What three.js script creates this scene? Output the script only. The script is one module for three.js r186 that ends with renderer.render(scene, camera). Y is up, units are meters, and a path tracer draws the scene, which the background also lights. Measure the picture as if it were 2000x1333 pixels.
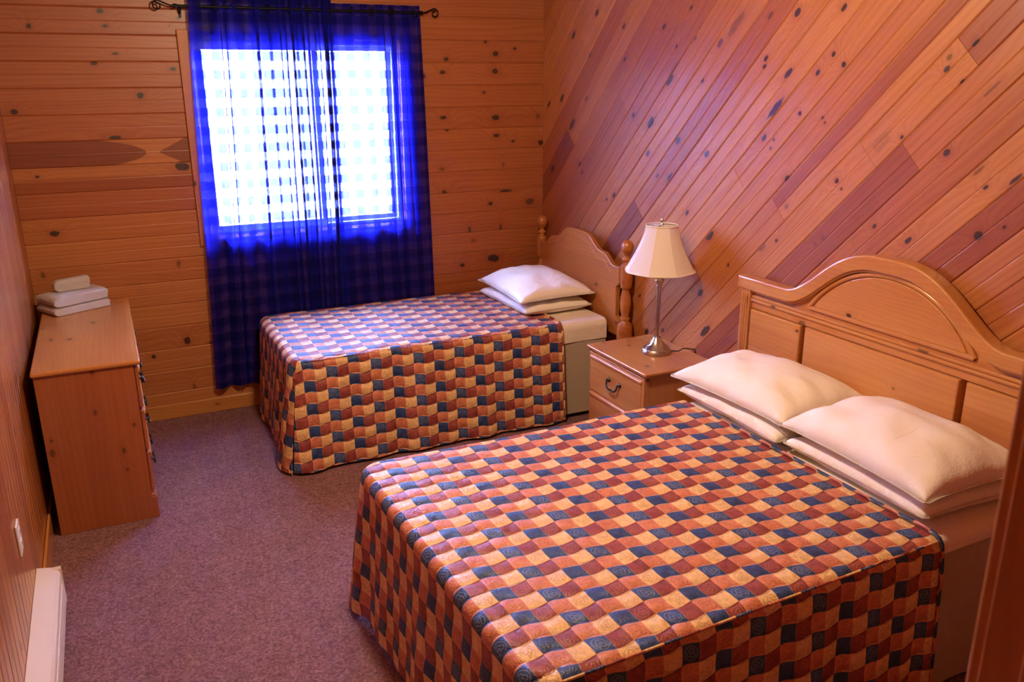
import * as THREE from 'three';
import { RoundedBoxGeometry } from 'three/addons/geometries/RoundedBoxGeometry.js';
import { mergeGeometries, mergeVertices } from 'three/addons/utils/BufferGeometryUtils.js';

// ------------------------------------------------------------------ camera, sky, lights, exposure
const scene = new THREE.Scene();
const camera = new THREE.PerspectiveCamera(44.08, 2000 / 1333, 0.05, 60);
{
  const yaw = 0.447, pitch = 0.3007, roll = -0.0056;
  camera.position.set(0.389, 1.94, 5.15);
  camera.lookAt(0.389 + Math.sin(yaw) * Math.cos(pitch), 1.94 - Math.sin(pitch), 5.15 - Math.cos(yaw) * Math.cos(pitch));
  camera.rotateZ(roll);
  camera.focus = 3.6;
  camera.userData.fStop = 6.3;
}
scene.background = new THREE.Color().setRGB(0.44, 0.60, 1.0);   // bright overcast daylight outside
scene.backgroundIntensity = 232;
const LAMP_COLOR = new THREE.Color().setRGB(1.0, 0.75, 0.48);
const LAMP_POWER = 11.3;
const renderer = new THREE.WebGLRenderer({ antialias: true });
renderer.toneMapping = THREE.LinearToneMapping;
renderer.toneMappingExposure = 1.0;
renderer.shadowMap.enabled = true;

// ------------------------------------------------------------------ helpers
function rng(seed) { let a = seed >>> 0; return () => { a = (a + 0x6D2B79F5) | 0; let t = Math.imul(a ^ (a >>> 15), 1 | a); t = (t + Math.imul(t ^ (t >>> 7), 61 | t)) ^ t; return ((t ^ (t >>> 14)) >>> 0) / 4294967296; }; }
function hash2(x, y) { let h = Math.imul(x | 0, 374761393) ^ Math.imul(y | 0, 668265263); h = Math.imul(h ^ (h >>> 13), 1274126177); return ((h ^ (h >>> 16)) >>> 0) / 4294967296; }
function noise(x, y) {
  const xi = Math.floor(x), yi = Math.floor(y); let fx = x - xi, fy = y - yi;
  fx = fx * fx * (3 - 2 * fx); fy = fy * fy * (3 - 2 * fy);
  const a = hash2(xi, yi), b = hash2(xi + 1, yi), c = hash2(xi, yi + 1), d = hash2(xi + 1, yi + 1);
  return a + (b - a) * fx + (c - a) * fy + (a - b - c + d) * fx * fy;
}
const lerp = (a, b, t) => a + (b - a) * t;
const clamp = (x, a, b) => Math.min(b, Math.max(a, x));
const smooth = (a, b, x) => { const t = clamp((x - a) / (b - a), 0, 1); return t * t * (3 - 2 * t); };
const toSRGB = c => { c = clamp(c, 0, 1); return c <= 0.0031308 ? 12.92 * c : 1.055 * Math.pow(c, 1 / 2.4) - 0.055; };
const taken = {};
function numbered(name) { const n = taken[name] = (taken[name] ?? -1) + 1; return n ? `${name}_${String(n).padStart(3, '0')}` : name; }
function mesh(name, geo, mat, parent) {
  const m = new THREE.Mesh(geo, mat); m.name = name; m.castShadow = m.receiveShadow = true;
  if (parent) parent.add(m);
  return m;
}
function tag(o, label, category, group) { o.userData.label = label; o.userData.category = category; if (group) o.userData.group = group; return o; }
function thing(name, label, category, [x, y, z] = [0, 0, 0], group) {
  const o = new THREE.Group(); o.name = numbered(name); o.position.set(x, y, z); scene.add(o);
  return tag(o, label, category, group);
}
function single(name, geo, mat, label, category, group) { const m = mesh(numbered(name), geo, mat, scene); return tag(m, label, category, group); }
function structure(name, label) { const o = new THREE.Group(); o.name = name; o.userData.kind = 'structure'; if (label) o.userData.label = label; scene.add(o); return o; }
// box with eased edges given by its limits; uv in metres with u along the grain
function uvBox(g, grain = 'x', ou = 0, ov = 0) {
  if (g.index) g = g.toNonIndexed();
  const p = g.attributes.position, n = g.attributes.normal, uv = new Float32Array(p.count * 2);
  for (let i = 0; i < p.count; i += 3) {
    const ax = Math.abs(n.getX(i) + n.getX(i + 1) + n.getX(i + 2)), ay = Math.abs(n.getY(i) + n.getY(i + 1) + n.getY(i + 2)), az = Math.abs(n.getZ(i) + n.getZ(i + 1) + n.getZ(i + 2));
    const dom = ax >= ay && ax >= az ? 'x' : ay >= az ? 'y' : 'z';
    const others = ['x', 'y', 'z'].filter(k => k !== dom);
    const gu = others.includes(grain) ? grain : others[0], gv = others.find(k => k !== gu);
    for (let k = i; k < i + 3; k++) {
      const c = { x: p.getX(k), y: p.getY(k), z: p.getZ(k) };
      uv[2 * k] = c[gu] + ou; uv[2 * k + 1] = c[gv] + ov;
    }
  }
  g.setAttribute('uv', new THREE.BufferAttribute(uv, 2)); return g;
}
let boxSeed = 0;
function box(x0, x1, y0, y1, z0, z1, r = 0.004, grain = 'x') {
  const w = x1 - x0, h = y1 - y0, d = z1 - z0; r = Math.min(r, w / 2.2, h / 2.2, d / 2.2);
  const g = r > 0 ? new RoundedBoxGeometry(w, h, d, 2, r) : new THREE.BoxGeometry(w, h, d);
  g.translate((x0 + x1) / 2, (y0 + y1) / 2, (z0 + z1) / 2);
  boxSeed++;
  return uvBox(g, grain, boxSeed * 0.37, boxSeed * 0.23);
}
function merge(list) { return mergeGeometries(list.map(g => { g = g.index ? g.toNonIndexed() : g; for (const k of Object.keys(g.attributes)) if (!['position', 'normal', 'uv'].includes(k)) g.deleteAttribute(k); return g; })); }
function smoothNormals(g) {
  g.computeVertexNormals();
  const p = g.attributes.position, n = g.attributes.normal, map = new Map();
  const key = i => `${Math.round(p.getX(i) * 1e5)},${Math.round(p.getY(i) * 1e5)},${Math.round(p.getZ(i) * 1e5)}`;
  for (let i = 0; i < p.count; i++) { const k = key(i); const a = map.get(k) || [0, 0, 0]; a[0] += n.getX(i); a[1] += n.getY(i); a[2] += n.getZ(i); map.set(k, a); }
  for (let i = 0; i < p.count; i++) { const a = map.get(key(i)), l = Math.hypot(...a) || 1; n.setXYZ(i, a[0] / l, a[1] / l, a[2] / l); }
  return g;
}
function surface(nu, nv, fn) {   // grid surface; fn(u, v) -> [x, y, z, tu, tv]
  const pos = [], uv = [], idx = [];
  for (let j = 0; j <= nv; j++) for (let i = 0; i <= nu; i++) { const q = fn(i / nu, j / nv); pos.push(q[0], q[1], q[2]); uv.push(q[3], q[4]); }
  for (let j = 0; j < nv; j++) for (let i = 0; i < nu; i++) { const a = j * (nu + 1) + i, b = a + 1, c = a + nu + 1, d = c + 1; idx.push(a, b, d, a, d, c); }
  const g = new THREE.BufferGeometry();
  g.setAttribute('position', new THREE.Float32BufferAttribute(pos, 3)); g.setAttribute('uv', new THREE.Float32BufferAttribute(uv, 2)); g.setIndex(idx); g.computeVertexNormals();
  return g;
}
function tube(pts, r, seg = 24, rad = 8, closed = false) {
  const c = new THREE.CatmullRomCurve3(pts.map(p => new THREE.Vector3(...p)), closed, 'centripetal');
  return new THREE.TubeGeometry(c, seg, r, rad, closed);
}
function lathe(profile, seg = 28) { return new THREE.LatheGeometry(profile.map(([r, y]) => new THREE.Vector2(r, y)), seg); }
function dataTex(w, h, px, srgb, repU, repV) {
  const t = new THREE.DataTexture(px, w, h, THREE.RGBAFormat); t.wrapS = t.wrapT = THREE.RepeatWrapping;
  t.magFilter = THREE.LinearFilter; t.minFilter = THREE.LinearFilter; if (srgb) t.colorSpace = THREE.SRGBColorSpace;
  t.repeat.set(repU, repV); t.needsUpdate = true; return t;
}

// ------------------------------------------------------------------ pine textures (grain, knots and heartwood of each board)
// u runs along the grain over L metres, v across it over H metres from s0; each board of the given pitch has its own grain
function pineTexture({ L, H, s0, ppm, pitch, off, knots, tone, grainDepth = 0.32, ringFreq = 38 }) {
  const w = Math.min(2048, Math.round(L * ppm)), h = Math.min(2048, Math.round(H * ppm)), px = new Uint8Array(w * h * 4);
  const byBoard = new Map();
  for (const k of knots) { const b = Math.floor((k[1] - off) / pitch); if (!byBoard.has(b)) byBoard.set(b, []); byBoard.get(b).push(k); }
  for (let j = 0; j < h; j++) {
    const s = s0 + (j + 0.5) / h * H, b = Math.floor((s - off) / pitch), ks = byBoard.get(b) || [], q = (s - off) / pitch - b;
    for (let i = 0; i < w; i++) {
      const t = (i + 0.5) / w * L;
      const c = tone(b, t, q);
      let warp = noise(t * 0.9 + b * 17.3, s * 5 + b * 3.1) * 3.4 + 0.5 * noise(t * 3.1 + b * 7.7, s * 11), dark = 0, red = 0, core = 0;
      for (const k of ks) {
        const dt = t - k[0], ds = s - k[1], A = Math.abs(dt) / k[2], B = Math.abs(ds) / k[3];
        if (A > 5 || B > 5) continue;
        const st = k[4] ?? 1;
        const d = Math.sqrt(A * A + B * B) * (0.78 + 0.3 * noise(t * 90 + k[0] * 50, s * 90) + 0.24 * noise(t * 34 + k[1] * 50, s * 34));
        warp += 1.6 * Math.exp(-d * d * 0.13) * st;
        if (d < 1) { const ring = 0.5 + 0.5 * Math.sin(d * 11 + k[0] * 30); core = Math.max(core, st * (0.93 + 0.04 * smooth(0.3, 0.9, d) + 0.03 * ring) * smooth(1, 0.62, d)); }
        else red = Math.max(red, st * 0.55 * Math.exp(-(d - 1) * 1.5));
      }
      const ring = Math.pow(0.5 + 0.5 * Math.sin((s * ringFreq + warp * 1.6) * 6.2832), 1.6);
      const fine = noise(t * 7 + b * 9, s * 420), mid = noise(t * 2.2 + b * 5.7, s * 34), patch = noise(t * 1.3 + b * 31, s * 8);
      dark = grainDepth * (0.42 * ring + 0.28 * fine + 0.4 * mid) + 0.1 * (patch - 0.5);
      let r = c[0] * (1 - dark * 0.75), g = c[1] * (1 - dark * 1.15), bl = c[2] * (1 - dark * 1.3);
      r = lerp(r, c[0] * 0.62, red); g = lerp(g, c[1] * 0.42, red); bl = lerp(bl, c[2] * 0.36, red);
      r = lerp(r, 0.034, core); g = lerp(g, 0.013, core); bl = lerp(bl, 0.009, core);
      const o = (j * w + i) * 4;
      px[o] = 255 * toSRGB(r); px[o + 1] = 255 * toSRGB(g); px[o + 2] = 255 * toSRGB(bl); px[o + 3] = 255;
    }
  }
  return dataTex(w, h, px, true, 1 / L, 1 / H);
}
const PALE = [0.58, 0.242, 0.074], MID = [0.49, 0.172, 0.05], RED = [0.37, 0.106, 0.035], DARK = [0.235, 0.062, 0.026];
const mix3 = (a, b, t) => [lerp(a[0], b[0], t), lerp(a[1], b[1], t), lerp(a[2], b[2], t)];
const boardTone = (b, piece, seed) => { const k = hash2(b * 13 + seed, piece * 7 + 3); return k < 0.45 ? mix3(PALE, MID, k / 0.45) : k < 0.85 ? mix3(MID, RED, (k - 0.45) / 0.5) : mix3(RED, DARK, (k - 0.85) * 2.5); };
function scatterKnots(seed, n, L, s0, H, avoid) {
  const r = rng(seed), out = [];
  for (let i = 0; i < n; i++) { const a = 0.006 + 0.014 * r() * r() , k = [r() * L, s0 + r() * H, a * (1.2 + r()), a, 0.5 + 0.5 * r()]; if (!avoid || !avoid(k[0], k[1])) out.push(k); }
  return out;
}
// wall on the right: boards at 45 degrees. t runs up along the boards, s across them (both metres, from the far bottom corner)
const RP = 0.135, ROFF = -0.96;
const RJ = {   // board number -> butt joints along t
  0: [3.24], 1: [3.095, 3.62], 2: [2.575], 3: [], 4: [2.457], 5: [], 6: [2.18], 7: [1.695], 8: [], 9: [1.916], 10: [], 11: [1.968], 12: [], 13: [1.39],
};
RJ[-1] = [2.823]; RJ[-2] = [3.9]; RJ[-3] = [2.2];
{ const r = rng(5); for (let b = -22; b < 24; b++) if (!RJ[b]) RJ[b] = [1 + r() * 3.5]; for (const b of [3, 5, 8, 10, 12]) if (!RJ[b].length) RJ[b] = [0.5 + 0.8 * hash2(b, 77)]; }
const pieceOf = (J, t) => J.reduce((n, j) => n + (t > j ? 1 : 0), 0);
const rightKnots = [[2.357,0.377,0.05,0.021],[2.42,0.4,0.086,0.014,0.35],[2.094,0.331,0.048,0.025],[2.214,0.098,0.03,0.021],[2.347,-0.107,0.028,0.017],[1.966,0.227,0.025,0.016],[2.831,-0.266,0.084,0.018],[2.872,0.203,0.088,0.024,0.5],[2.746,0.225,0.03,0.017,0.7],[1.454,0.905,0.06,0.022],[2.1,1.165,0.03,0.017],[1.83,1.278,0.035,0.018],[2.239,0.898,0.025,0.013],[2.493,0.614,0.023,0.012],[1.884,1.058,0.027,0.014],[2.132,0.761,0.025,0.013],[1.476,1.111,0.037,0.019],[1.318,1.206,0.029,0.015],[1.688,0.898,0.027,0.014,0.7],[1.067,0.875,0.034,0.02],[1.359,0.662,0.024,0.015],[1.351,0.607,0.016,0.011],[1.547,0.274,0.023,0.014],[1.467,0.303,0.015,0.011],[1.997,0.476,0.021,0.013],[2.544,0.183,0.016,0.009],[2.92,-0.057,0.02,0.013],[2.892,-0.077,0.014,0.01],[2.699,-0.318,0.023,0.013],[2.703,-0.382,0.011,0.008],[2.741,-0.365,0.009,0.008],[2.039,-0.234,0.02,0.012],[2.111,-0.432,0.048,0.021],[2.702,0.513,0.016,0.009],[3.051,0.063,0.028,0.01,0.8],[2.63,0.382,0.019,0.009,0.7],[2.503,0.462,0.013,0.009],[2.042,0.004,0.041,0.012],[1.959,0.079,0.017,0.01],[2.7,-0.552,0.022,0.016],[3.165,-0.052,0.027,0.017],[3.345,-0.227,0.023,0.012],[3.201,-0.328,0.015,0.012],[3.214,-0.398,0.015,0.014],[3.098,-0.324,0.016,0.012],[2.976,-0.205,0.038,0.015],[2.925,-0.385,0.011,0.01],[3.529,-0.746,0.018,0.012],[3.559,-0.721,0.016,0.012,0.7],[3.655,-0.756,0.019,0.01],[3.547,-0.822,0.013,0.006],[3.36,-0.979,0.018,0.015],[3.252,-0.809,0.012,0.009],[3.172,-0.76,0.064,0.032,0.25],[2.912,-0.739,0.016,0.012],[2.912,-0.779,0.008,0.007],[3.289,-1.289,0.024,0.02],[3.384,-1.322,0.011,0.008],[3.049,-1.136,0.022,0.011],[2.956,-1.0,0.013,0.009],[3.408,-1.172,0.013,0.008],[3.42,-1.11,0.029,0.008,0.6],[3.507,-1.217,0.038,0.008],[3.609,-0.921,0.047,0.006,0.7],[2.624,-0.645,0.017,0.013,0.6],[2.659,-0.877,0.014,0.01,0.5],[1.866,-0.616,0.03,0.021],[1.77,-0.792,0.06,0.024],[1.444,-0.599,0.025,0.013],[2.136,-0.627,0.013,0.009],[1.383,-0.33,0.015,0.01],[2.383,-0.698,0.036,0.016,0.6],[2.712,-0.88,0.016,0.01,0.5],[3.008,-0.485,0.008,0.007],[3.006,-0.51,0.008,0.007],[2.48,-0.727,0.012,0.008],[2.81,-1.165,0.008,0.007]];
const rightTone = (b, t, q) => {
  const p = pieceOf(RJ[b] || [], t);
  if (b === 0 && p === 0) return mix3(DARK, RED, 0.85);
  if (b === 1 && p === 2) return RED;
  if (b === 1) return mix3(PALE, MID, 0.25);
  if (b === 2 && p === 1) return mix3(PALE, RED, 0.9 * smooth(0.45, 0.5, q + 0.06 * (noise(t * 3, 2) - 0.5)) * smooth(1.02, 0.9, q));
  if (b === -1) return mix3(MID, RED, p ? 0.3 : 0.05);
  if (b === -2) return PALE;
  if (b === -4) return mix3(PALE, MID, 0.4);
  if (b === -3) return mix3(RED, DARK, 0.05);
  if (b === 13 && p === 0) return mix3(DARK, RED, 0.35);
  if (b === 7 && p === 0) return mix3(RED, DARK, 0.7);
  if (b === 12 || b === 11) return mix3(RED, MID, 0.1 + 0.4 * p);
  if (b === 6 || b === 5 || b === 4) return mix3(PALE, MID, 0.5 * hash2(b, p));
  if (b === 3 || b === 8) return mix3(PALE, MID, 0.7);
  return boardTone(b, p, 1);
};
const rightTex = pineTexture({ L: 4.2, H: 3.45, s0: -1.6, ppm: 486, pitch: RP, off: ROFF, knots: rightKnots.concat(scatterKnots(3, 60, 1.6, -1.6, 3.4, (t, s) => s > -0.2 && t > 0.9)), tone: rightTone });
// window wall: level boards
const BP = 0.1345, BOFF = 0.0265;
const backKnots = [[0.496,2.294,0.02,0.015],[0.512,2.22,0.017,0.012],[0.159,2.213,0.016,0.018],[0.434,2.034,0.024,0.012],[0.541,2.083,0.02,0.009],[0.818,2.006,0.024,0.013],[0.636,1.869,0.024,0.022],[0.03,1.796,0.023,0.018],[0.484,1.653,0.045,0.013],[0.804,1.485,0.05,0.03],[0.083,1.463,0.014,0.009],[0.12,1.158,0.031,0.019],[0.826,2.226,0.01,0.006],[0.877,2.266,0.014,0.01],[0.031,0.938,0.014,0.022,0.6],[0.724,0.936,0.015,0.024,0.6],[0.719,0.468,0.023,0.028],[0.524,0.398,0.015,0.014],[0.727,0.176,0.012,0.028,0.6],[2.684,2.169,0.016,0.011],[2.754,2.1,0.024,0.019],[2.888,2.132,0.016,0.011],[2.414,2.064,0.02,0.015],[2.388,1.988,0.024,0.015],[2.749,1.994,0.029,0.023],[2.262,1.964,0.02,0.015],[2.668,1.863,0.016,0.011],[2.386,1.714,0.028,0.015],[2.749,1.706,0.033,0.023],[2.408,1.638,0.02,0.011],[2.751,1.592,0.029,0.015],[2.874,1.552,0.017,0.012],[3.08,1.535,0.026,0.02],[2.378,1.239,0.025,0.023],[2.815,1.229,0.056,0.012],[2.705,1.151,0.021,0.016],[2.996,1.146,0.039,0.028,0.8],[2.549,0.988,0.013,0.027,0.9],[2.778,0.984,0.013,0.036,0.8],[2.722,0.778,0.057,0.032],[2.492,0.754,0.021,0.016],[2.365,1.396,0.021,0.015,0.6],[2.801,1.402,0.013,0.02,0.6],[3.056,1.705,0.021,0.024,0.6],[2.577,0.913,0.026,0.016,0.5]];
const backTone = (b, t, q) => {
  const lo = 0.0265 + b * BP;
  const base = t < 1.5 ? mix3(mix3(RED, [0.40, 0.12, 0.05], 0.5), [0.49, 0.165, 0.06], 0.15 + 0.6 * hash2(b, 11)) : mix3(MID, RED, 0.15 + 0.35 * hash2(b, 23));
  if (Math.abs(lo - 1.506) < 0.03 && t < 1.5) {   // dark heartwood flame running to a point
    const off = Math.abs(q - 0.46) * 2 + 0.05 * (noise(t * 30, q * 6) - 0.5);
    const w = t < 0.66 ? 1.15 * Math.sqrt(clamp((0.63 - t) / 0.24, 0, 1)) : clamp((t - 0.69) / 0.13, 0, 1.2);
    return mix3(mix3(PALE, MID, 0.2), mix3(DARK, RED, 0.25), smooth(-0.02, 0.07, w - off));
  }
  if (Math.abs(lo - 1.371) < 0.03 && t < 1.5) return mix3(PALE, RED, 0.3 + 0.7 * smooth(0.62, 0.4, q));
  if (lo < 1.12 && t < 1.5) return mix3(PALE, MID, 0.7 * hash2(b, 5));
  return base;
};
const backTex = pineTexture({ L: 3.3, H: 2.6, s0: 0.0, ppm: 490, pitch: BP, off: BOFF, knots: backKnots.map(k => [k[0] + 0.1, ...k.slice(1)]).concat(scatterKnots(9, 14, 3.3, 0, 0.6)), tone: (b, t, q) => backTone(b, t - 0.1, q) });
const LP = 0.135;
const leftTex = pineTexture({ L: 2.6, H: 4.86, s0: 0, ppm: 300, pitch: LP, off: 0, knots: scatterKnots(21, 46, 2.6, 0, 4.86), tone: (b, t) => mix3(PALE, RED, 0.05 + 0.85 * hash2(b, 61)) });
// honey pine of the furniture: wide boards glued edge to edge
const HONEY = [0.64, 0.298, 0.08], HONEY2 = [0.56, 0.228, 0.056];
const honeyTex = pineTexture({ L: 2.2, H: 1.1, s0: 0, ppm: 460, pitch: 0.11, off: 0, knots: scatterKnots(33, 27, 2.2, 0, 1.1), tone: b => mix3(HONEY, HONEY2, 0.8 * hash2(b, 8)), grainDepth: 0.2, ringFreq: 45 });
const chestTex = pineTexture({ L: 1.6, H: 1.1, s0: 0, ppm: 460, pitch: 0.1, off: 0, knots: scatterKnots(44, 22, 1.6, 0, 1.1).map(k => [k[0], k[1], k[2], k[3], 0.7]), tone: b => mix3([0.46, 0.155, 0.048], [0.37, 0.112, 0.036], hash2(b, 3)), grainDepth: 0.22, ringFreq: 40 });

const std = o => new THREE.MeshPhysicalMaterial(o);
const M = {
  rightWall: std({ side: THREE.DoubleSide, map: rightTex, roughness: 0.5, clearcoat: 0.25, clearcoatRoughness: 0.3 }),
  backWall: std({ side: THREE.DoubleSide, map: backTex, roughness: 0.45, clearcoat: 0.3, clearcoatRoughness: 0.35 }),
  leftWall: std({ side: THREE.DoubleSide, map: leftTex, roughness: 0.36, clearcoat: 0.6, clearcoatRoughness: 0.16 }),
  backing: std({ color: new THREE.Color().setRGB(0.16, 0.06, 0.03), roughness: 0.9 }),
  honey: std({ map: honeyTex, roughness: 0.35, clearcoat: 0.6, clearcoatRoughness: 0.13 }),
  chest: std({ map: chestTex, roughness: 0.38, clearcoat: 0.4, clearcoatRoughness: 0.2 }),
  twinPine: std({ map: honeyTex, color: new THREE.Color().setRGB(0.82, 0.66, 0.56), roughness: 0.35, clearcoat: 0.4, clearcoatRoughness: 0.18 }),
  trim: std({ map: honeyTex, color: new THREE.Color().setRGB(0.86, 0.7, 0.62), roughness: 0.45 }),
  vinyl: std({ color: 0xf2f3f5, roughness: 0.4 }),
  glass: std({ color: 0xffffff, transmission: 1, thickness: 0, roughness: 0.02, ior: 1.5 }),
  iron: std({ color: 0x17151a, roughness: 0.45, metalness: 0.7 }),
  nickel: std({ color: new THREE.Color().setRGB(0.62, 0.6, 0.58), roughness: 0.28, metalness: 1 }),
  bronze: std({ color: new THREE.Color().setRGB(0.1, 0.085, 0.07), roughness: 0.35, metalness: 0.9 }),
  heater: std({ color: 0xe9dcc4, roughness: 0.42 }),
  plate: std({ color: 0xeeeae4, roughness: 0.35 }),
  black: std({ color: 0x141211, roughness: 0.6 }),
  ceiling: std({ map: leftTex, roughness: 0.5 }),
  shade: std({ side: THREE.DoubleSide, color: 0xfaf4ea, roughness: 1, transmission: 0.25, thickness: 0 }),
  shadeTrim: std({ color: 0xeee3d0, roughness: 0.9 }),
};

// ------------------------------------------------------------------ cloth textures
function clothTexture(n, size, fn, srgb) {
  const px = new Uint8Array(n * n * 4);
  for (let j = 0; j < n; j++) for (let i = 0; i < n; i++) { const c = fn((i + 0.5) / n, (j + 0.5) / n), o = (j * n + i) * 4; px[o] = 255 * clamp(c[0], 0, 1); px[o + 1] = 255 * clamp(c[1], 0, 1); px[o + 2] = 255 * clamp(c[2], 0, 1); px[o + 3] = 255; }
  return dataTex(n, n, px, srgb, 1 / size, 1 / size);
}
// bedspread: printed squares of navy, maroon, orange and straw, every other one with a swirl drawn in it
const CELL = 0.0585, NC = 8, SPREAD = CELL * NC;
const per = (x, n) => ((x % n) + n) % n;
function pnoise(x, y, n) { const xi = Math.floor(x), yi = Math.floor(y); let fx = x - xi, fy = y - yi; fx = fx * fx * (3 - 2 * fx); fy = fy * fy * (3 - 2 * fy); const H = (a, b) => hash2(per(a, n), per(b, n) + 91); return lerp(lerp(H(xi, yi), H(xi + 1, yi), fx), lerp(H(xi, yi + 1), H(xi + 1, yi + 1), fx), fy); }
const COL = [['#34508e', '#22345c', '#a9b6cc'], ['#9a4946', '#7c3433', '#d79c8a'], ['#d98c6d', '#c27253', '#9a4a30'], ['#f0cb95', '#e2b47c', '#a5733f']].map(a => a.map(h => { const v = parseInt(h.slice(1), 16); return [(v >> 16) / 255, ((v >> 8) & 255) / 255, (v & 255) / 255]; }));
const spreadTex = clothTexture(1024, SPREAD, (u, v) => {
  const X = u * NC + 0.03 * Math.sin(v * NC * 6.2832 / 2), Y = v * NC + 0.075 * Math.sin(u * NC * 6.2832 / 2 + 1);
  const i = Math.floor(X), k = Math.floor(Y), fx = X - i, fy = Y - k;
  const c = per(i + 2 * k, 4), motif = (per(k, 2) === 0) === (c === 1 || c === 3);
  const seed = hash2(per(i, NC) * 3 + 1, per(k, NC) * 5 + 2);
  let col = mix3(COL[c][0], COL[c][1], clamp(0.15 + 0.9 * (pnoise(u * 24, v * 24, 24) - 0.35) + 0.35 * (seed - 0.5), 0, 1));
  const wash = pnoise(u * 64, v * 64, 64); col = col.map(x => x * (0.93 + 0.14 * wash));
  if (motif) {
    const dx = fx - 0.5, dy = fy - 0.5, r = Math.hypot(dx, dy), a = Math.atan2(dy, dx);
    const ring = Math.exp(-Math.pow((r - 0.36) / 0.025, 2)), swirl = Math.exp(-Math.pow((r - 0.2 - 0.05 * Math.sin(a * 3 + seed * 20)) / 0.03, 2)), eye = Math.exp(-Math.pow(r / 0.07, 2));
    col = mix3(col, COL[c][2], clamp(0.75 * ring + 0.8 * swirl + 0.7 * eye, 0, 0.85) * (c === 0 ? 0.8 : 0.55));
  }
  const e = Math.min(fx, 1 - fx, fy, 1 - fy);
  if (e < 0.03) col = mix3(col, COL[3][0], 0.55 * (1 - e / 0.03));
  return col;
}, true);
const spreadBump = clothTexture(512, SPREAD, (u, v) => {
  const Y = v * NC + 0.13 * Math.sin(u * NC * 6.2832 / 2), f = Math.abs((Y % 2) - 1), X = u * NC + 0.12 * Math.sin(v * NC * 6.2832 / 2 + 2), g = Math.abs((X % 4) / 2 - 1);
  const h = 0.55 * Math.pow(Math.sin(Math.PI * f / 1), 0.6) + 0.25 * pnoise(u * 16, v * 16, 16) + 0.1 * pnoise(u * 128, v * 128, 128) + 0.1 * Math.sin(Math.PI * g);
  return [h, h, h];
}, false);
M.spread = std({ map: spreadTex, bumpMap: spreadBump, bumpScale: 0.012, roughness: 0.5, sheen: 0.25, sheenRoughness: 0.5, side: THREE.DoubleSide });
const weave = clothTexture(256, 0.06, (u, v) => { const h = 0.5 + 0.25 * Math.sin(u * 6.2832 * 22) * Math.sin(v * 6.2832 * 22) + 0.35 * (pnoise(u * 32, v * 32, 32) - 0.5); return [h, h, h]; }, false);
const crease = clothTexture(512, 0.5, (u, v) => { const h = 0.6 * pnoise(u * 8 + 0.4 * Math.sin(v * 12.566), v * 6, 8) + 0.25 * pnoise(u * 24, v * 16, 24) + 0.15 * pnoise(u * 128, v * 128, 128); return [h, h, h]; }, false);
M.pillow = std({ color: 0xf8f2e8, bumpMap: crease, bumpScale: 0.004, roughness: 0.8, sheen: 0.2, side: THREE.DoubleSide });
M.sheet = std({ color: 0xefe4d2, bumpMap: crease, bumpScale: 0.006, roughness: 0.85, side: THREE.DoubleSide });
M.blanket = std({ color: 0xdfcfb4, bumpMap: weave, bumpScale: 0.004, roughness: 0.95, side: THREE.DoubleSide });
M.ticking = std({ color: 0xe8e2d6, roughness: 0.9 });
M.towel = std({ color: 0xf3efe9, bumpMap: weave, bumpScale: 0.004, roughness: 1, sheen: 0.4 });
// sheer curtain: woven blue check, thread density changes from square to square
const CCELL = 0.05, CREP = 0.4;
const curtLevel = (u, v) => { const a = (Math.floor(u * CREP / CCELL) & 1), b = (Math.floor(v * CREP / CCELL) & 1); return a + b; };   // 0 light, 1 mid, 2 dense
const curtainTex = clothTexture(512, CREP, (u, v) => { const l = curtLevel(u, v), n = 0.92 + 0.16 * hash2(Math.floor(u * 512), 3) * hash2(5, Math.floor(v * 512)); return [[0.09, 0.13, 0.75], [0.06, 0.08, 0.62], [0.04, 0.05, 0.50]][l].map(x => x * n); }, true);
const curtainAlpha = clothTexture(512, CREP, (u, v) => { const l = curtLevel(u, v), t = 0.04 * (hash2(Math.floor(u * 512), 7) - 0.5) + 0.04 * (hash2(9, Math.floor(v * 512)) - 0.5); const a = [0.72, 0.86, 0.986][l] + t * (l < 2 ? 1 : 0.2); return [a, a, a]; }, false);
M.curtain = std({ map: curtainTex, alphaMap: curtainAlpha, transparent: true, transmission: 0.45, thickness: 0, roughness: 0.9, specularIntensity: 0.2, side: THREE.DoubleSide });
const carpetTex = clothTexture(1024, 0.6, (u, v) => {
  const a = pnoise(u * 130, v * 130, 130), b = pnoise(u * 70, v * 70 + 3, 70), c = hash2(Math.floor(u * 512), Math.floor(v * 512)), d = pnoise(u * 6, v * 6, 6);
  const k = clamp(0.5 + 1.15 * (0.42 * a + 0.34 * b + 0.24 * c - 0.5) + 0.12 * (d - 0.5), 0, 1);
  return mix3([0.37, 0.245, 0.255], [0.77, 0.565, 0.575], k);
}, true);
const carpetBump = clothTexture(512, 0.3, (u, v) => { const h = 0.6 * pnoise(u * 110, v * 110, 110) + 0.4 * hash2(Math.floor(u * 512), Math.floor(v * 512) + 5); return [h, h, h]; }, false);
M.carpet = std({ map: carpetTex, bumpMap: carpetBump, bumpScale: 0.006, roughness: 1, sheen: 0.3 });

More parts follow.
